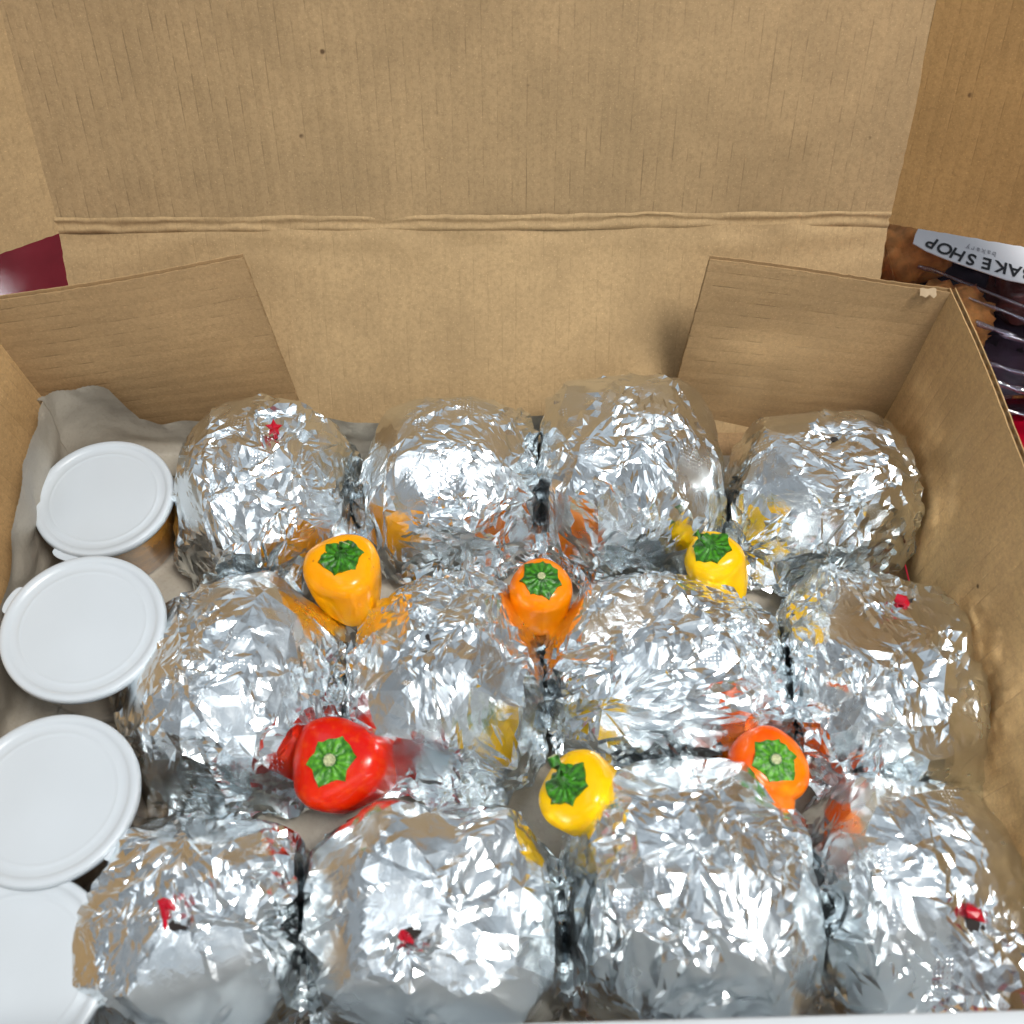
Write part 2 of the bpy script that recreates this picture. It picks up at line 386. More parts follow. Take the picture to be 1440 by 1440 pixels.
# ------------------------------------------------------------------ paper liner
def paper_mat():
    m, t, b = nodes('waxed_paper')
    ob = N(t, 'ShaderNodeTexCoord').outputs['Object']
    n = noise_(t, ob, 22, 5); n2 = noise_(t, ob, 500, 3)
    c = mix(t, mapr(t, n, .3, .7), (.29, .255, .205), (.43, .39, .32))
    c = mix(t, mapr(t, n2, .5, .8, 0, .4), c, (.24, .205, .16))
    L(t, c, b.inputs['Base Color']); b.inputs['Roughness'].default_value = .42
    b.inputs['Transmission Weight'].default_value = .0
    bump(t, b, noise_(t, ob, 60, 4), .003, .4)
    return m
def liner():
    V, Fc = [], []
    XL, YB, rc = -.2570, .3720, .026
    arc = math.pi/2*rc; La = (YB-rc) - .030; Lb = .34; tot = La + arc + Lb; n = 620; m = 22
    def path(s):
        if s < La: return Vector((XL, .030+s, 0)), Vector((1, 0, 0))
        if s < La+arc:
            a = (s-La)/rc; return Vector((XL+rc-rc*math.cos(a), YB-rc+rc*math.sin(a), 0)), Vector((math.cos(a), -math.sin(a), 0))
        return Vector((XL+rc+s-La-arc, YB, 0)), Vector((0, -1, 0))
    def H(s):
        xs = [(0, .040), (.12, .050), (.22, .060), (.272, .082), (La+.004, .080), (La+arc*.6, .068), (La+arc+.006, .063), (La+arc+.014, .034), (La+arc+.024, .030), (La+arc+.045, .034), (La+arc+.09, .038), (La+arc+.16, .030), (La+arc+.24, .036), (La+arc+.30, .045), (La+arc+.322, .034), (9, .012)]
        for (a, ha), (b_, hb) in zip(xs, xs[1:]):
            if s <= b_: k = (s-a)/(b_-a); return ha + (hb-ha)*k
        return .02
    for i in range(n+1):
        s = tot*i/n; p, nn = path(s); h = H(s) + .0011*noise.noise(Vector((s*60, 0, 4)))*2
        if s < La+arc+.013: h -= .0009*abs(((s/.0018) % 1)*2-1)
        for j in range(m+1):
            t = j/m*(h+.016) - .016; r_ = .010
            if t < 0: off, z = r_*.6 - t, 0
            else:
                a = min(t/r_, math.pi/2); off = max(0, r_*.6*(1-math.sin(a))); z = t - .004*min(1, t/.01)
            wv = noise.noise(Vector((s*22, t*20, 1)))*.0044 + (.25-abs(noise.noise(Vector((s*34+t*14, t*26-s*9, 2)))))*.0042
            lean = .10*z if s < La else .05*z
            q = p + nn*(off + abs(wv)*min(1, z/.012) + lean)
            V.append((q.x, q.y, .0048 + z + (abs(wv)*.25 if z == 0 else 0)))
    for i in range(n):
        for j in range(m):
            k = i*(m+1)+j; Fc.append((k, k+1, k+m+2, k+m+1))
    b0 = len(V); gx, gy = 70, 60
    for j in range(gy+1):
        for i in range(gx+1):
            x = XL+.006 + (.205-XL)*i/gx; y = .030 + (YB-.036)*j/gy
            V.append((x, y, .0040 + .0012*abs(noise.noise(Vector((x*28, y*28, 3)))) + .0005*noise.noise(Vector((x*80, y*80, 7)))))
    for j in range(gy):
        for i in range(gx):
            k = b0+j*(gx+1)+i; Fc.append((k, k+1, k+gx+2, k+gx+1))
    o = mesh_obj('paper_liner', V, Fc, paper_mat(), None, True)
    tag(o, 'grey brown waxed paper liner with serrated edge under cups and foil', 'paper liner')
    return o
liner()

# ------------------------------------------------------------------ foil bundles
def subdivide(P, T):
    E = np.sort(np.concatenate([T[:, [0, 1]], T[:, [1, 2]], T[:, [2, 0]]]), axis=1)
    key = E[:, 0].astype(np.int64)*len(P) + E[:, 1]
    uq, inv = np.unique(key, return_inverse=True)
    a, b = (uq // len(P)).astype(int), (uq % len(P)).astype(int)
    m = len(T); i01, i12, i20 = (inv[:m] + len(P)), (inv[m:2*m] + len(P)), (inv[2*m:] + len(P))
    T2 = np.concatenate([np.stack([T[:, 0], i01, i20], 1), np.stack([T[:, 1], i12, i01], 1), np.stack([T[:, 2], i20, i12], 1), np.stack([i01, i12, i20], 1)])
    return a, b, T2
def vnormals(P, T):
    n = np.cross(P[T[:, 1]]-P[T[:, 0]], P[T[:, 2]]-P[T[:, 0]])
    N_ = np.zeros_like(P)
    for k in range(3): np.add.at(N_, T[:, k], n)
    return N_/(np.linalg.norm(N_, axis=1, keepdims=True)+1e-12)
def wavefield(rng, n, fmin, fmax):
    K = rng.normal(size=(n, 3)); K /= np.linalg.norm(K, axis=1, keepdims=True)
    K *= rng.uniform(fmin, fmax, (n, 1)); ph = rng.uniform(0, 6.28, n)
    return lambda P: np.sin(P @ K.T + ph).sum(1)/math.sqrt(n/2)
def bundle(loc, a, b, h, seed, label, npts=135, en=2.8, rot=0, rough=1., calm=None, flaps=(), puckers=(), creases=(), tilt=(0, 0), levels=4):
    a, b = a*1.02, b*1.035
    rng = np.random.default_rng(seed)
    d = rng.normal(size=(npts, 3)); d /= np.linalg.norm(d, axis=1, keepdims=True)
    for _ in range(6):                                                      # spread a little
        D = d[:, None]-d[None]; r2 = (D**2).sum(-1)+1e-3
        d += (D/r2[..., None]**1.5).sum(1)*.0006*170/npts; d /= np.linalg.norm(d, axis=1, keepdims=True)
    bm = bmesh.new()
    for p in d: bm.verts.new(p)
    bmesh.ops.convex_hull(bm, input=bm.verts[:]); bm.verts.index_update()
    D0 = np.array([v.co[:] for v in bm.verts]); T = np.array([[v.index for v in f.verts] for f in bm.faces]); bm.free()
    lowf = wavefield(rng, 10, 25, 70); mask = wavefield(rng, 8, 40, 120); mid = wavefield(rng, 14, 90, 240)
    cr_, sr_ = math.cos(rot), math.sin(rot)
    def shape(d):
        eh = en + 1.0
        hh_ = (np.abs(d[:, 0])**eh + np.abs(d[:, 1])**eh)**(1/eh)
        q = d/((hh_**en + np.abs(d[:, 2])**en)**(1/en))[:, None]
        P = np.empty_like(q); x, y = q[:, 0]*a, q[:, 1]*b
        P[:, 0] = x*cr_-y*sr_; P[:, 1] = x*sr_+y*cr_
        z = q[:, 2]; P[:, 2] = .021 + np.where(z > 0, z*(h-.021), z*.017)
        return P
    # level 0..2 lie on the smooth form, jittered at every step so that folds are flat and irregular
    P = shape(D0)
    planes = []
    for q in range(16):                                                    # pressed flats
        k = rng.normal(size=3); k[2] = abs(k[2])*.9 + .1; k /= np.linalg.norm(k); planes.append((k, rng.uniform(.90, .985)))
    lims = {}
    for lev in range(levels):
        A, B_, T2 = subdivide(P, T)
        w = .5 + rng.uniform(-.17, .17, (len(A), 1))
        M = P[A]*w + P[B_]*(1-w)
        el_ = np.linalg.norm(P[A]-P[B_], axis=1)
        if lev < 2:                                                         # pull midpoints back onto the rounded form
            Nn = vnormals(P, T); nm = Nn[A]+Nn[B_]; nm /= np.linalg.norm(nm, axis=1, keepdims=True)+1e-9
            bulge = (1-(Nn[A]*Nn[B_]).sum(1)).clip(0, .5)*el_*.30
            M += nm*bulge[:, None]
        P = np.concatenate([P, M]); T = T2
        Nn = vnormals(P, T)
        amp = (.085, .074, .040, .011, .01)[lev]*rough
        inten = np.clip(.74 + .55*mask(P), .38, 1.6)
        if calm is not None:
            for (cx, cy, cz, cr0, k) in calm:
                g = np.exp(-((P - np.array((cx*a, cy*b, cz*h)))**2).sum(1)/(cr0**2)); inten *= 1-(1-k)*g
        sel = np.arange(len(P)) >= (len(P)-len(M) if lev else 0)
        e = np.median(el_)/(1 if lev == 0 else 1)
        dz = rng.laplace(0, 1, len(P)).clip(-2.2, 2.2)*e*amp*inten*sel
        P = P + Nn*dz[:, None]
        if lev <= 2:
            for k, f_ in planes:
                dd = P @ k; lim = dd.max()*f_ if lev == 0 else None
                if lev == 0: lims[id(k)] = lim
                P = P - k*(np.clip(dd - lims[id(k)], 0, None)*.62)[:, None]
        if lev == 2:
            lo_, hi_ = np.percentile(P[:, :2], .6, axis=0), np.percentile(P[:, :2], 99.4, axis=0)
            if rot == 0: P[:, :2] = (P[:, :2] - (lo_+hi_)/2)/((hi_-lo_)/2)*np.array((a, b))
            zt = np.percentile(P[:, 2], 97.5); up_ = P[:, 2] > .02; P[up_, 2] = .02 + (P[up_, 2]-.02)*(h-.02)/(zt-.02)
        if lev == 1:
            P = P + Nn*(lowf(P)*.0019)[:, None]
        if lev == 2:
            # sharp long folds: triangle ridges along random planes
            for q in range(9):
                k = rng.normal(size=3); k[2] *= .35; k /= np.linalg.norm(k); o_ = rng.uniform(-.04, .04)
                dd = P @ k - o_ + .002*mid(P)*.6; wd = rng.uniform(.0012, .0030)
                gate = np.clip(mask(P*1.3 + q)*.9 + .2, 0, 1)
                P = P + Nn*(np.clip(1-np.abs(dd)/wd, 0, 1)*gate*rng.uniform(.0007, .0020)*rough)[:, None]
            # crumple nodes: sharp creases running out from points, facets flat between them
            for q in range(40):
                c0 = P[rng.integers(len(P))]; n0 = Nn[rng.integers(len(P))]
                c0n = Nn[np.argmin(((P-c0)**2).sum(1))]
                t1 = np.cross(c0n, rng.normal(size=3)); t1 /= np.linalg.norm(t1); t2 = np.cross(c0n, t1); a0 = rng.uniform(0, 6.28); m_ = rng.integers(3, 6)
                for w_ in range(m_):
                    an = a0 + w_*6.28/m_ + rng.uniform(-.35, .35); dv = t1*math.cos(an)+t2*math.sin(an); ln_ = rng.uniform(.010, .036)
                    rp = P-c0; tt = np.clip(rp @ dv, 0, ln_); ds = np.linalg.norm(rp - tt[:, None]*dv, axis=1)
                    wd = rng.uniform(.0012, .0026)*(1.4-.8*tt/ln_); P = P + Nn*(np.clip(1-ds/wd, 0, 1)*rng.choice((-1, 1, 1))*rng.uniform(.0004, .0013)*(1.15-tt/ln_)*rough)[:, None]
            for (nx, ny, nz, o_, hh, wd) in creases:
                k = np.array((nx, ny, nz)); k = k/np.linalg.norm(k); dd = P @ k - o_ + .0008*mid(P)
                P = P + Nn*(np.clip(1-np.abs(dd)/wd, 0, 1)*hh)[:, None]
            # crushed hem where the sheet is tucked under
            az = np.arctan2(P[:, 1]/b, P[:, 0]/a)
            hem = np.exp(-((P[:, 2]-.012)/.010)**2)
            pl = np.abs(((az*rng.integers(9, 14)/3.1416 + .5*lowf(P)) % 2) - 1) + .6*np.abs(((az*23/3.1416 + .8*mid(P)*.4) % 2)-1)
            rad = P.copy(); rad[:, 2] = 0; rad /= np.linalg.norm(rad, axis=1, keepdims=True)+1e-9
            P = P + rad*(hem*(.0040 + (pl-.7)*.0060))[:, None]
            for (fa, fz, fw, fh, fo, fup) in flaps:                        # wings of foil: azimuth, height, width, thickness, out, up
                da = np.angle(np.exp(1j*(az-R(fa)))); g = np.clip(1-np.abs(da)/R(fw), 0, 1)*np.exp(-((P[:, 2]-fz)/fh)**2)
                g = g*(.8+.25*mid(P)*.5)
                P = P + rad*(g*fo)[:, None]; P[:, 2] += g*fup
            for (ux, uy, pr, dep, mm) in puckers:                          # pleats gathered round a point on top
                dx = P[:, 0]-ux; dy = P[:, 1]-uy; rr = np.hypot(dx, dy); up_ = (P[:, 2] > .03)
                ph = np.arctan2(dy, dx)
                rid = np.abs(((ph*mm/3.1416 + 1.2*np.sin(ph*2+ux*90)) % 2)-1)-.5
                P[:, 2] += up_*(np.exp(-(rr/pr)**2)*(-dep) + np.exp(-(rr/(pr*2.2))**2)*rid*.0028*np.clip(rr/.004, 0, 1))
    P[:, 2] = np.maximum(P[:, 2], .0052 + .0006*rng.random(len(P)))
    # lean of the whole packet
    P[:, 0] += tilt[0]*(P[:, 2]-.02); P[:, 1] += tilt[1]*(P[:, 2]-.02)
    o = mesh_obj('foil_bundle', P, T, FOIL, None, True, 7)
    o.location = (loc[0], loc[1], 0)
    return tag(o, label, 'foil bundle', 'foil wrapped bundles in the box')
def d_norm(P): return P/(np.linalg.norm(P, axis=1, keepdims=True)+1e-9)
rel = lambda loc, px, py, z: (at(px, py, z).x-loc[0], at(px, py, z).y-loc[1])

B = {}
l = (-.1368, .3183); B[11] = bundle(l, .0470, .0500, .0765, 111, 'foil bundle at the back left beside the top cup, star pick in it', rough=.95, puckers=((*rel(l, 390, 622, .073), .004, .002, 7),), creases=((1, .1, 0, -.022, .0016, .0018),), flaps=((-120, .010, 22, .008, .006, 0),), calm=((-.3, .5, .9, .022, .35),))
l = (-.0336, .3225); B[12] = bundle(l, .0500, .0455, .080, 112, 'plain foil bundle of the back row between the star pick bundle and the tallest bundle', rough=1.15, en=2.5)
l = (.063, .3267); B[13] = bundle(l, .0515, .0530, .089, 113, 'tallest foil bundle of the back row, smooth sided, behind the small yellow pepper', rough=.85, en=2.9, creases=((1, .5, 0, .035, .002, .002), (1, -.6, .2, -.01, .0016, .002)), calm=((0, -.8, .5, .03, .4),))
l = (.1705, .3175); B[14] = bundle(l, .0508, .0440, .080, 114, 'foil bundle in the back right corner with a dark slit on top', rough=1.2, en=2.5, puckers=((*rel(l, 1172, 620, .072), .005, .003, 9),), flaps=((-128, .012, 26, .010, .012, 0),), calm=((.1, -.8, .5, .022, .45),))
l = (-.1384, .2039); B[21] = bundle(l, .0520, .0570, .074, 121, 'foil bundle touching the second cup, left of the red pepper', rough=.85, en=2.5, creases=((1, .35, 0, -.012, .0018, .0018), (1, -.8, 0, -.03, .0013, .002)), flaps=((-100, .008, 40, .008, .005, 0), (70, .05, 25, .02, .003, 0)), calm=((-.1, -.5, .7, .026, .35),))
l = (-.0326, .2073); B[22] = bundle(l, .0480, .0520, .078, 122, 'domed foil bundle with a tiny tear between orange and red peppers', rough=1.0, en=2.4, creases=((.5, 1, 0, .012, .0012, .0018),), flaps=((-75, .010, 30, .008, .007, 0),), calm=((0, -.3, .9, .02, .5),))
l = (.0779, .2122); B[23] = bundle(l, .0590, .0480, .080, 123, 'broad finely wrinkled foil bundle in the middle row above the tilted yellow pepper', rough=1.2, en=2.5, flaps=((-30, .04, 25, .02, .004, .0), (-125, .014, 24, .012, .008, 0)))
l = (.1850, .2066); B[24] = bundle(l, .0462, .0560, .080, 124, 'foil bundle by the right wall with a red pick showing at its back edge', rough=1.2, en=2.7, tilt=(-.12, 0), puckers=((*rel(l, 1268, 848, .078), .004, .001, 7),), flaps=((-35, .016, 25, .010, .007, 0), (-95, .006, 50, .006, .006, 0), (120, .05, 22, .014, .010, -.004)), calm=((-.5, .3, .9, .02, .3), (0, -.6, .7, .022, .45)))
l = (-.1400, .0870); B[31] = bundle(l, .0490, .0440, .076, 131, 'narrow front row foil bundle beside the lowest cup, red pick in its corner', rough=.85, en=3.4, puckers=((*rel(l, 240, 1300, .073), .005, .004, 6),), creases=((1, .8, 0, .018, .0016, .002), (.1, 1, 0, -.004, .0012, .0018)), tilt=(.08, .06))
l = (-.0332, .0935); B[32] = bundle(l, .0545, .0475, .078, 132, 'foil bundle in front of the red pepper with a curled red pick tip', rough=.95, en=3.5, puckers=((*rel(l, 573, 1325, .077), .004, .002, 6),), flaps=((52, .065, 20, .02, .010, .006), (110, .066, 18, .012, .006, .003)), calm=((.1, .4, .95, .02, .35),))
l = (.0776, .1035); B[33] = bundle(l, .0535, .0560, .090, 133, 'largest foil bundle of the front row between the yellow pepper and the red orange pepper', rough=.85, en=2.6, creases=((1, -.25, 0, .034, .0022, .0022), (1, .9, 0, .01, .0014, .002)), calm=((-.3, .2, .9, .024, .55),))
l = (.1776, .0988); B[34] = bundle(l, .0470, .0520, .078, 134, 'foil bundle in the front right corner with a dark red pick hole', rough=1.05, en=2.8, puckers=((*rel(l, 1368, 1290, .077), .006, .004, 9),), flaps=((118, .05, 24, .02, .008, .0),))

# dark slits where the foil has torn
def slit(parent, px, py, z, ln, wd, ang):
    p = at(px, py, z)
    V = []; n = 14
    for i in range(n):
        a = i/n*2*math.pi; r = 1 + .35*math.sin(a*3+px)
        x, y = math.cos(a)*ln*r, math.sin(a)*wd*r
        V.append((x*math.cos(ang)-y*math.sin(ang), x*math.sin(ang)+y*math.cos(ang)))
    return p, V
def project_on(o, x, y):
    """height of the foil under world x, y"""
    ok, hit, n, _ = o.ray_cast(Vector((x, y, .3)) - o.location, Vector((0, 0, -1)))
    return (hit + o.location, n) if ok else (Vector((x, y, .07)), Vector((0, 0, 1)))
bpy.context.view_layer.update()
def surface_at(o, px, py):
    """where the sight line of a photo pixel meets the bundle"""
    d = at(px, py, 0) - cam.location; d.normalize()
    ok, hit, n, _ = o.ray_cast(cam.location - o.location, d)
    return (hit + o.location, n, d) if ok else (at(px, py, .07), Vector((0, 0, 1)), d)
def tear(key, px, py, ln, wd, ang):
    o = B[key]; p, n, d = surface_at(o, px, py)
    n = (Vector((0, -.35, 1))).normalized(); q = n.to_track_quat('Z', 'Y').to_matrix()
    _, V2 = slit(o, px, py, p.z, ln, wd, ang)
    top = [q @ Vector((x, y, .0012)) + p for x, y in V2]; bot = [q @ Vector((x*.6, y*.6, -.0040)) + p for x, y in V2]
    k = len(top); V = top + bot
    Fc = [tuple(range(k)), tuple(range(2*k-1, k-1, -1))] + [(i, (i+1) % k, (i+1) % k+k, i+k) for i in range(k)]
    local(mesh_obj('tear', V, Fc, DARK, o, False), o.location)
tear(14, 1172, 619, .0033, .0012, -.15)
tear(22, 603, 898, .0006, .0022, .25)
tear(34, 1367, 1300, .0042, .0030, .1)
tear(31, 246, 1302, .0040, .0016, -.2)
tear(32, 580, 1312, .0028, .0022, .3)
tear(24, 1275, 846, .0030, .0010, .2)
tear(11, 389, 612, .0011, .0028, 0)

# ------------------------------------------------------------------ red picks
def tube(V, Fc, pts, rad, n=8):
    base = len(V)
    for i, (p, r) in enumerate(zip(pts, rad)):
        t = (pts[min(i+1, len(pts)-1)] - pts[max(i-1, 0)]).normalized()
        a = t.orthogonal().normalized(); b_ = t.cross(a)
        for k in range(n):
            th = k/n*2*math.pi; V.append(p + a*math.cos(th)*r + b_*math.sin(th)*r)
    for i in range(len(pts)-1):
        for k in range(n):
            Fc.append((base+i*n+k, base+i*n+(k+1) % n, base+(i+1)*n+(k+1) % n, base+(i+1)*n+k))
    Fc.append(tuple(base+k for k in reversed(range(n)))); Fc.append(tuple(base+(len(pts)-1)*n+k for k in range(n)))
def pick(px, py, key, label, top, dirv, star=False, size=1.):
    p, n, d = surface_at(B[key], px, py)
    root = thing('cocktail_pick', label, 'cocktail pick', p, 'red plastic picks stuck through the foil')
    V, Fc = [], []; dirv = Vector(dirv).normalized()
    tube(V, Fc, [dirv*t for t in (-.006, -.003, 0, top*.6, top)], [.0004, .0009, .0011*size, .0012*size, .0011*size], 8)
    mesh_obj('shaft', V, Fc, REDP, root, True, 30)
    V, Fc = [], []
    if star:
        q = (Vector((0, -.75, .66))).normalized().to_track_quat('Z', 'Y').to_matrix(); c_ = dirv*top
        for k in range(10):
            r = .0048 if k % 2 == 0 else .0024
            a = math.pi/2 + k*math.pi/5; V.append(c_ + q @ Vector((math.cos(a)*r, math.sin(a)*r, 0)))
        V.append(c_ + q @ Vector((0, 0, .0016))); V.append(c_ - q @ Vector((0, 0, .0016)))
        for k in range(10): Fc.append((k, (k+1) % 10, 10)); Fc.append(((k+1) % 10, k, 11))
        mesh_obj('star_head', V, Fc, REDP, root, False)
    else:
        # a bent, half covered blade
        rnd = random.Random(px)
        c_ = dirv*top; pts = [c_*0.2, c_, c_ + Vector((.0022*size, -.0012, .0004)), c_ + Vector((.0048*size, -.0032*size, -.0016))]
        tube(V, Fc, pts, [.0016*size, .0024*size, .0022*size, .0007], 7)
        V = [v + Vector([rnd.uniform(-.0004, .0004) for _ in range(3)]) for v in V]
        mesh_obj('blade', V, Fc, REDP, root, False)
    return root
pick(388, 616, 11, 'red star headed pick standing in the foil bundle at the back left', .0068, (0, .25, 1), True)
pick(1262, 846, 24, 'red pick poking from the foil bundle by the right wall', .0020, (-.2, .2, 1), size=1.15)
pick(232, 1296, 31, 'long red pick tip lying in a fold of the front left bundle', .0085, (-.05, .8, .55), size=.95)
pick(568, 1320, 32, 'curled red pick tip in the bundle in front of the red pepper', .0028, (-.1, .4, 1), size=.85)
pick(1362, 1288, 34, 'red pick end half inside the dark hole of the front right bundle', .0026, (-.1, .5, .8), size=1.1)

# ------------------------------------------------------------------ peppers
def pepper(px, py, z, rad, length, lean, mat, label, lobes=4, lobe_amp=.07, point=.5, cal=.52, npt=7, stem=.004, spin=0, seed=0, stem_lean=(0, 0)):
    """calyx centre seen at px, py; lean = direction the calyx looks"""
    P0 = at(px, py, z); ax = Vector(lean).normalized()
    root = thing('mini_pepper', label, 'pepper', P0, 'mini peppers tucked between the foil bundles')
    q = ax.to_track_quat('Z', 'Y').to_matrix() @ Matrix.Rotation(spin, 3, 'Z')
    root.rotation_euler = q.to_euler()
    nr, na = 44, 72; V, Fc = [], []
    def prof(s):                                                  # s 0 calyx .. 1 tip -> radius, depth
        if s < .30:
            a = s/.30*math.pi/2; return rad*(.16+.84*math.sin(a)**.9), -length*.20*(1-math.cos(a)) + (.05*rad*math.sin(a*2))
        k = (s-.30)/.70; return rad*max(0, (1-k**2.9))**.58*(1-point*.22*k), -length*(.20+.80*math.sin(k*math.pi/2)**.95)
    def surf(s, th):
        r, zz = prof(s); k = math.sin(min(1, s*1.6)*math.pi/2)
        lob = 1 + lobe_amp*k*math.cos(lobes*th + seed) + .035*k*math.cos(2*th+seed*2) + .02*k*math.cos(th+seed)
        w = (noise.noise(Vector((math.cos(th), math.sin(th), s*2+seed)))*.07 + noise.noise(Vector((math.cos(th)*3, math.sin(th)*3, s*4+seed)))*.038)*k
        x, y = r*(lob+w)*math.cos(th), r*(lob+w)*math.sin(th)
        zz += -abs(math.cos(lobes*th/2+seed/2+math.pi/2))**.5*0 + lobe_amp*rad*.9*math.cos(lobes*th+seed)*math.exp(-((s-.22)/.10)**2)
        return Vector((x, y, zz))
    for i in range(nr+1):
        for j in range(na): V.append(surf(i/nr, j/na*2*math.pi))
    for i in range(nr):
        for j in range(na):
            a, b_ = i*na+j, i*na+(j+1) % na; Fc.append((a, a+na, b_+na, b_))
    c0 = len(V); V.append(surf(0, 0)*0 + Vector((0, 0, prof(0)[1])))
    for j in range(na): Fc.append((c0, j, (j+1) % na))
    mesh_obj('flesh', V, Fc, mat, root, True)
    # calyx: a cap with points, following the shoulder
    V, Fc = [], []; nc = npt*12; nr2 = 12
    rnd = random.Random(seed+11); tips = [rnd.uniform(.86, 1.14) for _ in range(npt)]
    for i in range(nr2+1):
        f = i/nr2
        for j in range(nc):
            th = j/nc*2*math.pi; k = j/12; tf = abs((k % 1)-.5)*2       # 1 at point, 0 between
            tipl = tips[int(k+.5) % npt]
            R_ = rad*cal*((.86+.19*tf**3.0*tipl+.10*noise.noise(Vector((math.cos(th)*2.2, math.sin(th)*2.2, seed*3)))))*(1+.05*math.sin(th*2+seed))
            r = R_*f
            # find shoulder height at this radius
            s = 0
            lo, hi = 0., .3
            for _ in range(14):
                mid_ = (lo+hi)/2
                if prof(mid_)[0] < r: lo = mid_
                else: hi = mid_
            zz = surf(lo, th).z if r > prof(0)[0] else prof(0)[1]
            lift = .0010 + .0018*math.exp(-(f/.32)**2) + .0003*math.sin(th*npt*2)*f + .0009*noise.noise(Vector((math.cos(th)*f*5, math.sin(th)*f*5, seed)))*f + .0007*(f**6)*math.sin(th*5+seed)
            V.append(Vector((r*math.cos(th), r*math.sin(th), zz + lift)))
    n0 = len(V)
    for v in V[:n0]: V.append(v - Vector((0, 0, .0014)))
    for i in range(nr2):
        for j in range(nc):
            a, b_ = i*nc+j, i*nc+(j+1) % nc; Fc.append((a, a+nc, b_+nc, b_))
    for j in range(nc):
        a, b_ = nr2*nc+j, nr2*nc+(j+1) % nc; Fc.append((a, a+n0, b_+n0, b_))
    mesh_obj('calyx', V, Fc, GREEN2 if mat in (PR, PRO) else GREEN, root, True, 50)
    # stem
    V, Fc = [], []; sl = q.inverted() @ Vector((stem_lean[0], stem_lean[1], 0)); pts = [Vector((0, 0, 0)) + Vector((0, 0, 1))*(stem*t) + sl*(t*t) for t in (-.2, .15, .5, .8, 1)]
    tube(V, Fc, pts, [rad*.24, rad*.19, rad*.145, rad*.14, rad*.16], 12)
    st = mesh_obj('stem', V, Fc, GREEN, root, True, 40)
    V, Fc = [], []; e = pts[-1]; dd = (pts[-1]-pts[-2]).normalized(); tube(V, Fc, [e - dd*.0002, e + dd*.0004], [rad*.135, rad*.12], 12)
    mesh_obj('stem_end', V, Fc, STEMEND, st, True, 40)
    return root
PY = pepper_mat('yellow_pepper_skin', (.86, .47, .0), (.90, .55, .004), (.83, .34, .0))
POY = pepper_mat('amber_pepper_skin', (.88, .32, .0), (.90, .40, .002), (.85, .23, .0))
PO = pepper_mat('orange_pepper_skin', (.84, .19, .0), (.87, .25, .0), (.80, .12, .0))
PRO = pepper_mat('red_orange_pepper_skin', (.78, .085, .0), (.85, .21, .0), (.72, .03, .002))
PR = pepper_mat('red_pepper_skin', (.56, .004, .001), (.66, .022, .001), (.78, .12, .002))
pepper(480, 784, .067, .0194, .045, (0, .10, 1), POY, 'amber yellow pepper between the first and second foil bundles of the back row', 3, .05, .6, .56, 6, .0045, .3, 1.1, (.002, .005))
pepper(761, 814, .064, .0155, .044, (.02, .02, 1), PO, 'orange pepper in the gap below the second and third bundles of the back row', 3, .035, .3, .66, 7, .003, .0, 2.2)
pepper(1001, 770, .066, .0152, .042, (-.28, .22, 1), PY, 'small yellow pepper in front of the tallest back row bundle', 3, .05, .5, .68, 6, .005, .8, 3.0, (-.007, .005))
pepper(466, 1070, .061, .0218, .055, (-.10, -.22, 1), PR, 'red pepper, largest of the peppers, beside the dark gap in the middle', 3, .085, .4, .50, 6, .0035, .55, .2)
pepper(797, 1102, .070, .0178, .050, (-.62, .10, 1), PY, 'tilted yellow pepper with a long curved stem, left of the largest front row bundle', 3, .06, .8, .58, 6, .008, .4, 4.4, (-.002, .009))
pepper(1089, 1070, .066, .0178, .052, (.03, -.12, 1), PRO, 'red orange pepper wedged above the front row next to the right hand bundles', 3, .05, .4, .58, 6, .0035, 1.0, 5.1)

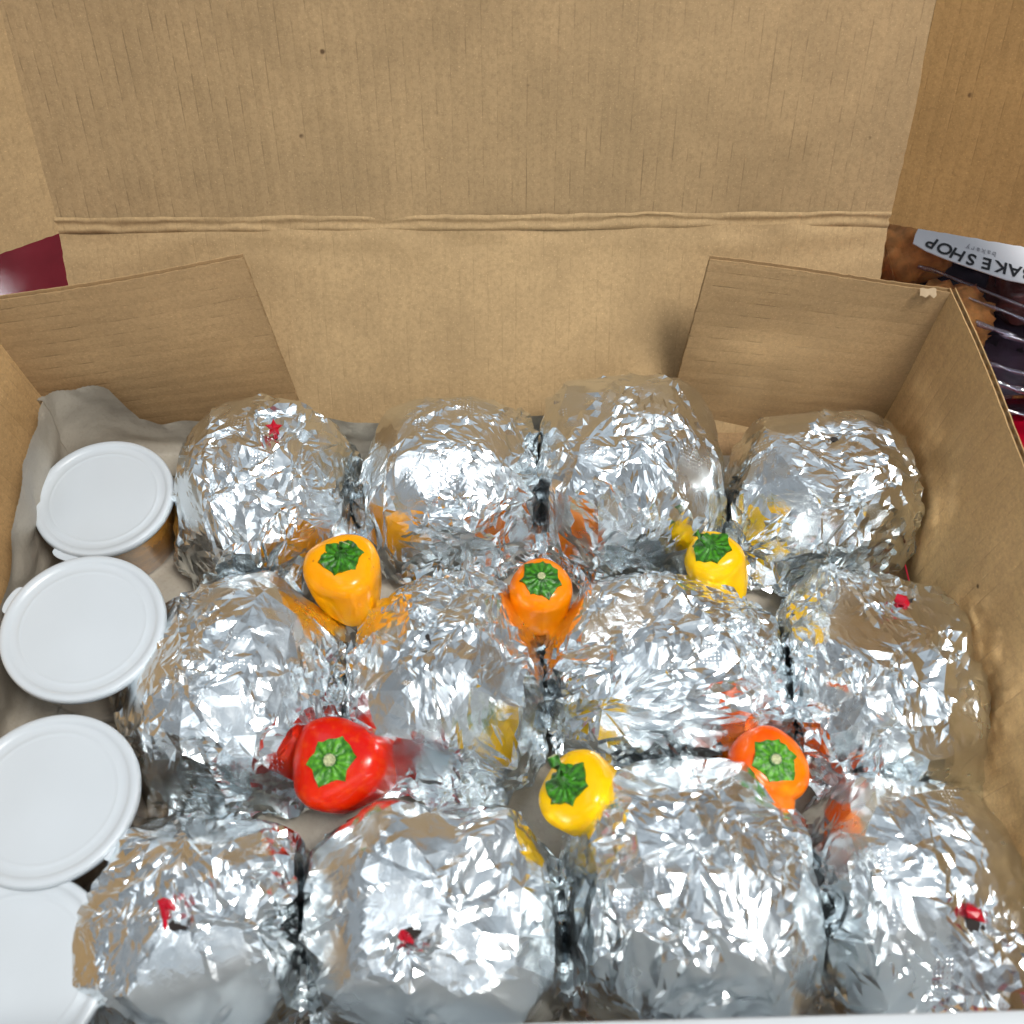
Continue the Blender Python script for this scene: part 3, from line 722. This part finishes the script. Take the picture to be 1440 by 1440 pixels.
# ------------------------------------------------------------------ sauce cups
def lathe(pr, n=96, mod=None):
    V, Fc = [], []
    for i, (r, z) in enumerate(pr):
        for j in range(n):
            th = j/n*2*math.pi; rr = r
            if mod: rr += mod(th, i)
            V.append(Vector((rr*math.cos(th), rr*math.sin(th), z)))
    for i in range(len(pr)-1):
        for j in range(n): Fc.append((i*n+j, i*n+(j+1) % n, (i+1)*n+(j+1) % n, (i+1)*n+j))
    return V, Fc
def cup(px, py, z, D, tab_deg, tilt, label, sauce, height=.046):
    P0 = at(px, py, z); r = D/2
    root = thing('sauce_cup', label, 'cup', P0, 'lidded sauce cups along the left wall')
    root.rotation_euler = (R(tilt[0]), R(tilt[1]), 0)
    # lid: raised rim bead, flat inset, faint inner ring
    pr = [(.0002, -.0012), (r*.35, -.00125), (r*.72, -.0013), (r*.750, -.0012), (r*.762, -.00105), (r*.775, -.0012), (r*.80, -.0013), (r*.865, -.0012), (r*.885, -.0008), (r*.905, -.0003), (r*.94, .0000), (r*.975, -.0002),
          (r*.99, -.0006), (r*1.0, -.0022), (r*1.0, -.0042), (r*.985, -.0046), (r*.97, -.0040), (r*.965, -.0020), (r*.90, -.0012), (r*.86, -.0026), (r*.4, -.0027), (.0002, -.0027)]
    mod = lambda th, i: 0
    V, Fc = lathe(pr, 128)
    mesh_obj('lid', V, Fc, LIDW, root, True, 60)
    # pull tab
    lid = C.objects[-1] if False else root.children[0] if len(root.children) else None
    V, Fc = [], []; ta = R(tab_deg); k = 18
    for zz in (-.0028, -.0040):
        for i in range(k+1):
            a = math.pi*i/k - math.pi/2
            x = r*.985 + .0042*max(0, math.cos(a))**.6; y = .0075*math.sin(a)*1.0
            V.append(Vector((x*math.cos(ta)-y*math.sin(ta), x*math.sin(ta)+y*math.cos(ta), zz)))
    m = k+1; Fc = [tuple(range(m)), tuple(range(2*m-1, m-1, -1))] + [(i, i+1, i+1+m, i+m) for i in range(k)] + [(m-1, 0, m, 2*m-1)]
    mesh_obj('pull_tab', V, Fc, LIDW, root, True, 40)
    H = height
    pr = [(r*.93, -.0034), (r*.965, -.0060), (r*.945, -.0075), (r*.80, -H), (r*.4, -H-.0003), (.0002, -H-.0003), (.0002, -H+.0006), (r*.4, -H+.0006), (r*.785, -H+.001), (r*.93, -.0070), (r*.915, -.0034), (r*.93, -.0034)]
    V, Fc = lathe(pr, 96); mesh_obj('cup_body', V, Fc, CUPC, root, True, 40)
    pr = [(.0002, -.0088), (r*.91, -.0088), (r*.915, -.0095), (r*.775, -H+.0016), (.0002, -H+.0016)]
    V, Fc = lathe(pr, 64, lambda th, i: (-.0004*math.sin(th*3) if i in (1, 2) else 0)); mesh_obj('sauce', V, Fc, sauce, root, True, 40)
    return root
cup(145, 697, .050, .0735, 250, (1, 2), 'white lidded cup of orange sauce at the back left, topmost of the cup column', SAUCE)
cup(116, 879, .066, .0765, 160, (2, 4), 'white lidded cup, second from the back, its tab toward the left wall', SAUCE2, .050)
cup(66, 1120, .066, .0775, 330, (-2, 2), 'white lidded cup, third from the back, its tab beside the foil', SAUCE2, .050)
cup(12, 1366, .064, .0775, 100, (0, 3), 'white lidded cup cut by the bottom left corner of the photo', SAUCE2, .050)

# ------------------------------------------------------------------ bakery clamshell
def slab_on(pts, z0, z1):
    V = [Vector((p.x, p.y, z1)) for p in pts] + [Vector((p.x, p.y, z0)) for p in pts]; k = len(pts)
    Fc = [tuple(range(k)), tuple(range(2*k-1, k-1, -1))] + [(i, i+k, (i+1) % k+k, (i+1) % k) for i in range(k)]
    return V, Fc
ZC = .066
CL = thing('pastry_clamshell', 'clear plastic bakery clamshell of pastries with a white label, outside the right wall', 'clamshell', (.36, .47, 0))
def child(o): o.data.transform(Matrix.Translation(-Vector((.36, .47, 0)))); return o
def rbox(x0, x1, y0, y1, prof, mat, name, n=10, rc=.018, parent=CL):
    """stack of rounded rectangles: prof = [(inset, z), ...]"""
    V, Fc = [], []
    ring = []
    for (cx, cy, a0) in ((1, 1, 0), (-1, 1, 90), (-1, -1, 180), (1, -1, 270)):
        for i in range(n+1):
            ring.append((cx, cy, R(a0+90*i/n)))
    m = len(ring)
    for ins, z in prof:
        for cx, cy, a in ring:
            X = (x1-ins-rc if cx > 0 else x0+ins+rc) + rc*math.cos(a); Y = (y1-ins-rc if cy > 0 else y0+ins+rc) + rc*math.sin(a)
            V.append((X, Y, z))
    for i in range(len(prof)-1):
        for j in range(m): Fc.append((i*m+j, i*m+(j+1) % m, (i+1)*m+(j+1) % m, (i+1)*m+j))
    Fc.append(tuple((len(prof)-1)*m+j for j in range(m)))
    return child(mesh_obj(name, V, Fc, mat, parent, True, 25))
rbox(.232, .56, .400, .66, [(0, -.004), (0, .020), (.002, .022), (-.006, .024), (-.006, .027), (.002, .029), (.006, .045), (.008, .047), (.006, .049), (.012, .060), (.018, ZC-.002), (.022, ZC)], CLAM, 'lid')
rbox(.236, .556, .404, .656, [(0, -.003), (.004, .0), (-.001, .010), (-.003, .018)], TRAYB, 'tray')
def blob(cx, cy, cz, a, b_, h, mat, seed):
    bm = bmesh.new(); bmesh.ops.create_icosphere(bm, subdivisions=4, radius=1)
    for v in bm.verts:
        fr = .16*math.sin(math.atan2(v.co.y, v.co.x)*17 + v.co.z*3)*(1-abs(v.co.z))**.5 if seed in (13.2, 3.3) else 0
        n_ = fr + noise.noise(v.co*2.2 + Vector((seed, 0, 0)))*.22 + noise.noise(v.co*7 + Vector((seed, 0, 0)))*.09
        v.co = Vector((v.co.x*a, v.co.y*b_, v.co.z*h))*(1+n_) + Vector((cx, cy, cz))
    me = bpy.data.meshes.new('pastry'); bm.to_mesh(me); bm.free(); me.materials.append(mat)
    me.polygons.foreach_set('use_smooth', [True]*len(me.polygons))
    o = bpy.data.objects.new('pastry', me); C.objects.link(o)
    lab = {True: 'golden brown pastry under the clear lid by the box corner', False: 'dark glazed pastry under the clear lid'}[mat is PASTRY]
    return o
past = [((.262, .505), .026, .024, PASTRY, 'golden brown pastry next to the back wall, left end of the clamshell'),
        ((.268, .448), .026, .020, PASTRY, 'golden pastry nearest the corner of the box under the clear lid'),
        ((.318, .520), .026, .024, PASTRY2, 'dark glazed pastry under the white label'),
        ((.322, .468), .022, .018, PASTRY2, 'dark glazed pastry between two golden ones'),
        ((.354, .446), .024, .020, PASTRY, 'golden frilled pastry at the right edge of the photo'),
        ((.366, .505), .024, .022, PASTRY, 'golden pastry behind the label at the right edge'),
        ((.336, .424), .012, .010, PASTRY2, 'small dark red candied piece near the front of the clamshell')]
for i, (c2, a, b_, m_, lab) in enumerate(past):
    tag(blob(c2[0], c2[1], .034, a, b_, .021, m_, round(i*3.3, 1)), lab, 'pastry', 'pastries inside the clear clamshell')
# moulded ribs of the clear lid
for k_, (xa, ya, xb, yb, zz, rr_) in enumerate([(1292, 378, 1480, 452, .050, .0013), (1345, 418, 1490, 470, .052, .0010), (1368, 455, 1500, 498, .048, .0016), (1388, 508, 1500, 545, .034, .0014), (1396, 535, 1500, 572, .028, .0020), (1412, 575, 1500, 604, .012, .0012)]):
    V, Fc = [], []; a_, b_ = at(xa, ya, zz), at(xb, yb, zz)
    tube(V, Fc, [a_.lerp(b_, q/16) + Vector((0, .0003*math.sin(q*.5+k_), .0002*math.sin(q*.9+k_*2))) for q in range(17)], [rr_*(1+.2*math.sin(q*1.3)) for q in range(17)], 8)
    child(mesh_obj('rib', V, Fc, RIB, CL, True))
# label
zl = ZC + .0012
lp = [(1293, 318), (1320, 321), (1360, 327), (1400, 335), (1440, 344), (1490, 356), (1500, 380), (1490, 400), (1440, 398), (1415, 393), (1385, 383), (1355, 373), (1325, 362), (1303, 353), (1284, 342), (1287, 330)]
V, Fc = slab_on([at(x, y, zl) for x, y in lp], zl-.0006, zl)
LBL = child(mesh_obj('label', V, Fc, STICK, CL, False))
def glyphs(items, size, mat, z, name, off=.0006, bold=.0):
    Vs, Fs = [], []
    for ch, px, py, ang in items:
        cu = bpy.data.curves.new('t', 'FONT'); cu.body = ch; cu.size = size; cu.align_x = 'CENTER'; cu.align_y = 'CENTER'; cu.extrude = .0001; cu.offset = bold; cu.resolution_u = 4
        ob = bpy.data.objects.new('t', cu); C.objects.link(ob); bpy.context.view_layer.update()
        me = ob.evaluated_get(bpy.context.evaluated_depsgraph_get()).to_mesh()
        p = at(px, py, z); k = len(Vs); ca, sa = math.cos(ang), math.sin(ang)
        for v in me.vertices:
            x, y = v.co.x*.82, v.co.y; Vs.append((p.x + x*ca - y*sa, p.y + x*sa + y*ca, z + v.co.z))
        Fs += [tuple(k+i for i in f.vertices) for f in me.polygons]
        C.objects.unlink(ob); bpy.data.objects.remove(ob); bpy.data.curves.remove(cu)
    return Vs, Fs
let = [('P', 1311, 341), ('O', 1329, 349), ('H', 1347, 357), ('S', 1366, 364), ('E', 1388, 370), ('K', 1408, 375), ('A', 1427, 380), ('B', 1446, 385)]
items = []
for i, (ch, x, y) in enumerate(let):
    a_, b_ = let[max(0, i-1)], let[min(len(let)-1, i+1)]
    d = at(a_[1], a_[2], zl) - at(b_[1], b_[2], zl); items.append((ch, x, y, math.atan2(d.y, d.x)))
Vs, Fs = glyphs(items, .0142, INK, zl+.0004, 'lettering', bold=.00022)
child(mesh_obj('lettering', Vs, Fs, INK, LBL, False))
small = [(c_, 1398-i*7.4, 357-i*1.9) for i, c_ in enumerate('bakery')]
ang = math.atan2((at(1360, 347, zl)-at(1398, 357, zl)).y, (at(1360, 347, zl)-at(1398, 357, zl)).x)
Vs, Fs = glyphs([(c_, x, y, ang) for c_, x, y in small], .0062, GREYINK, zl+.0004, 'small_lettering')
child(mesh_obj('small_lettering', Vs, Fs, GREYINK, LBL, False))

# ------------------------------------------------------------------ white sheet along the front edge, unseen folds added to brighten foil reflections
V, Fc = [], []
for j in range(17):
    for i in range(61):
        u, v = -1.2 + 2.2*i/60, (j-8)/8
        e = at(735 + 740*u, 1442 - 20*u, .136); x = e.x
        w2 = (j-8)/8
        if j < 8: v = 0; V.append((x, e.y + .0025 + .004*w2, (.136 + .105*w2))); continue
        V.append((x, e.y - v*.14, .136 - .115*v**1.5 + .0012*noise.noise(Vector((u*6, v*3, 0)))))
for j in range(16):
    for i in range(60):
        k = j*61+i; Fc.append((k, k+1, k+62, k+61))
tag(mesh_obj('white_sheet', V, Fc, SHEETW), 'blurred white paper edge over the front wall, unseen folds added to whiten the foil, at the bottom of the photo', 'paper')
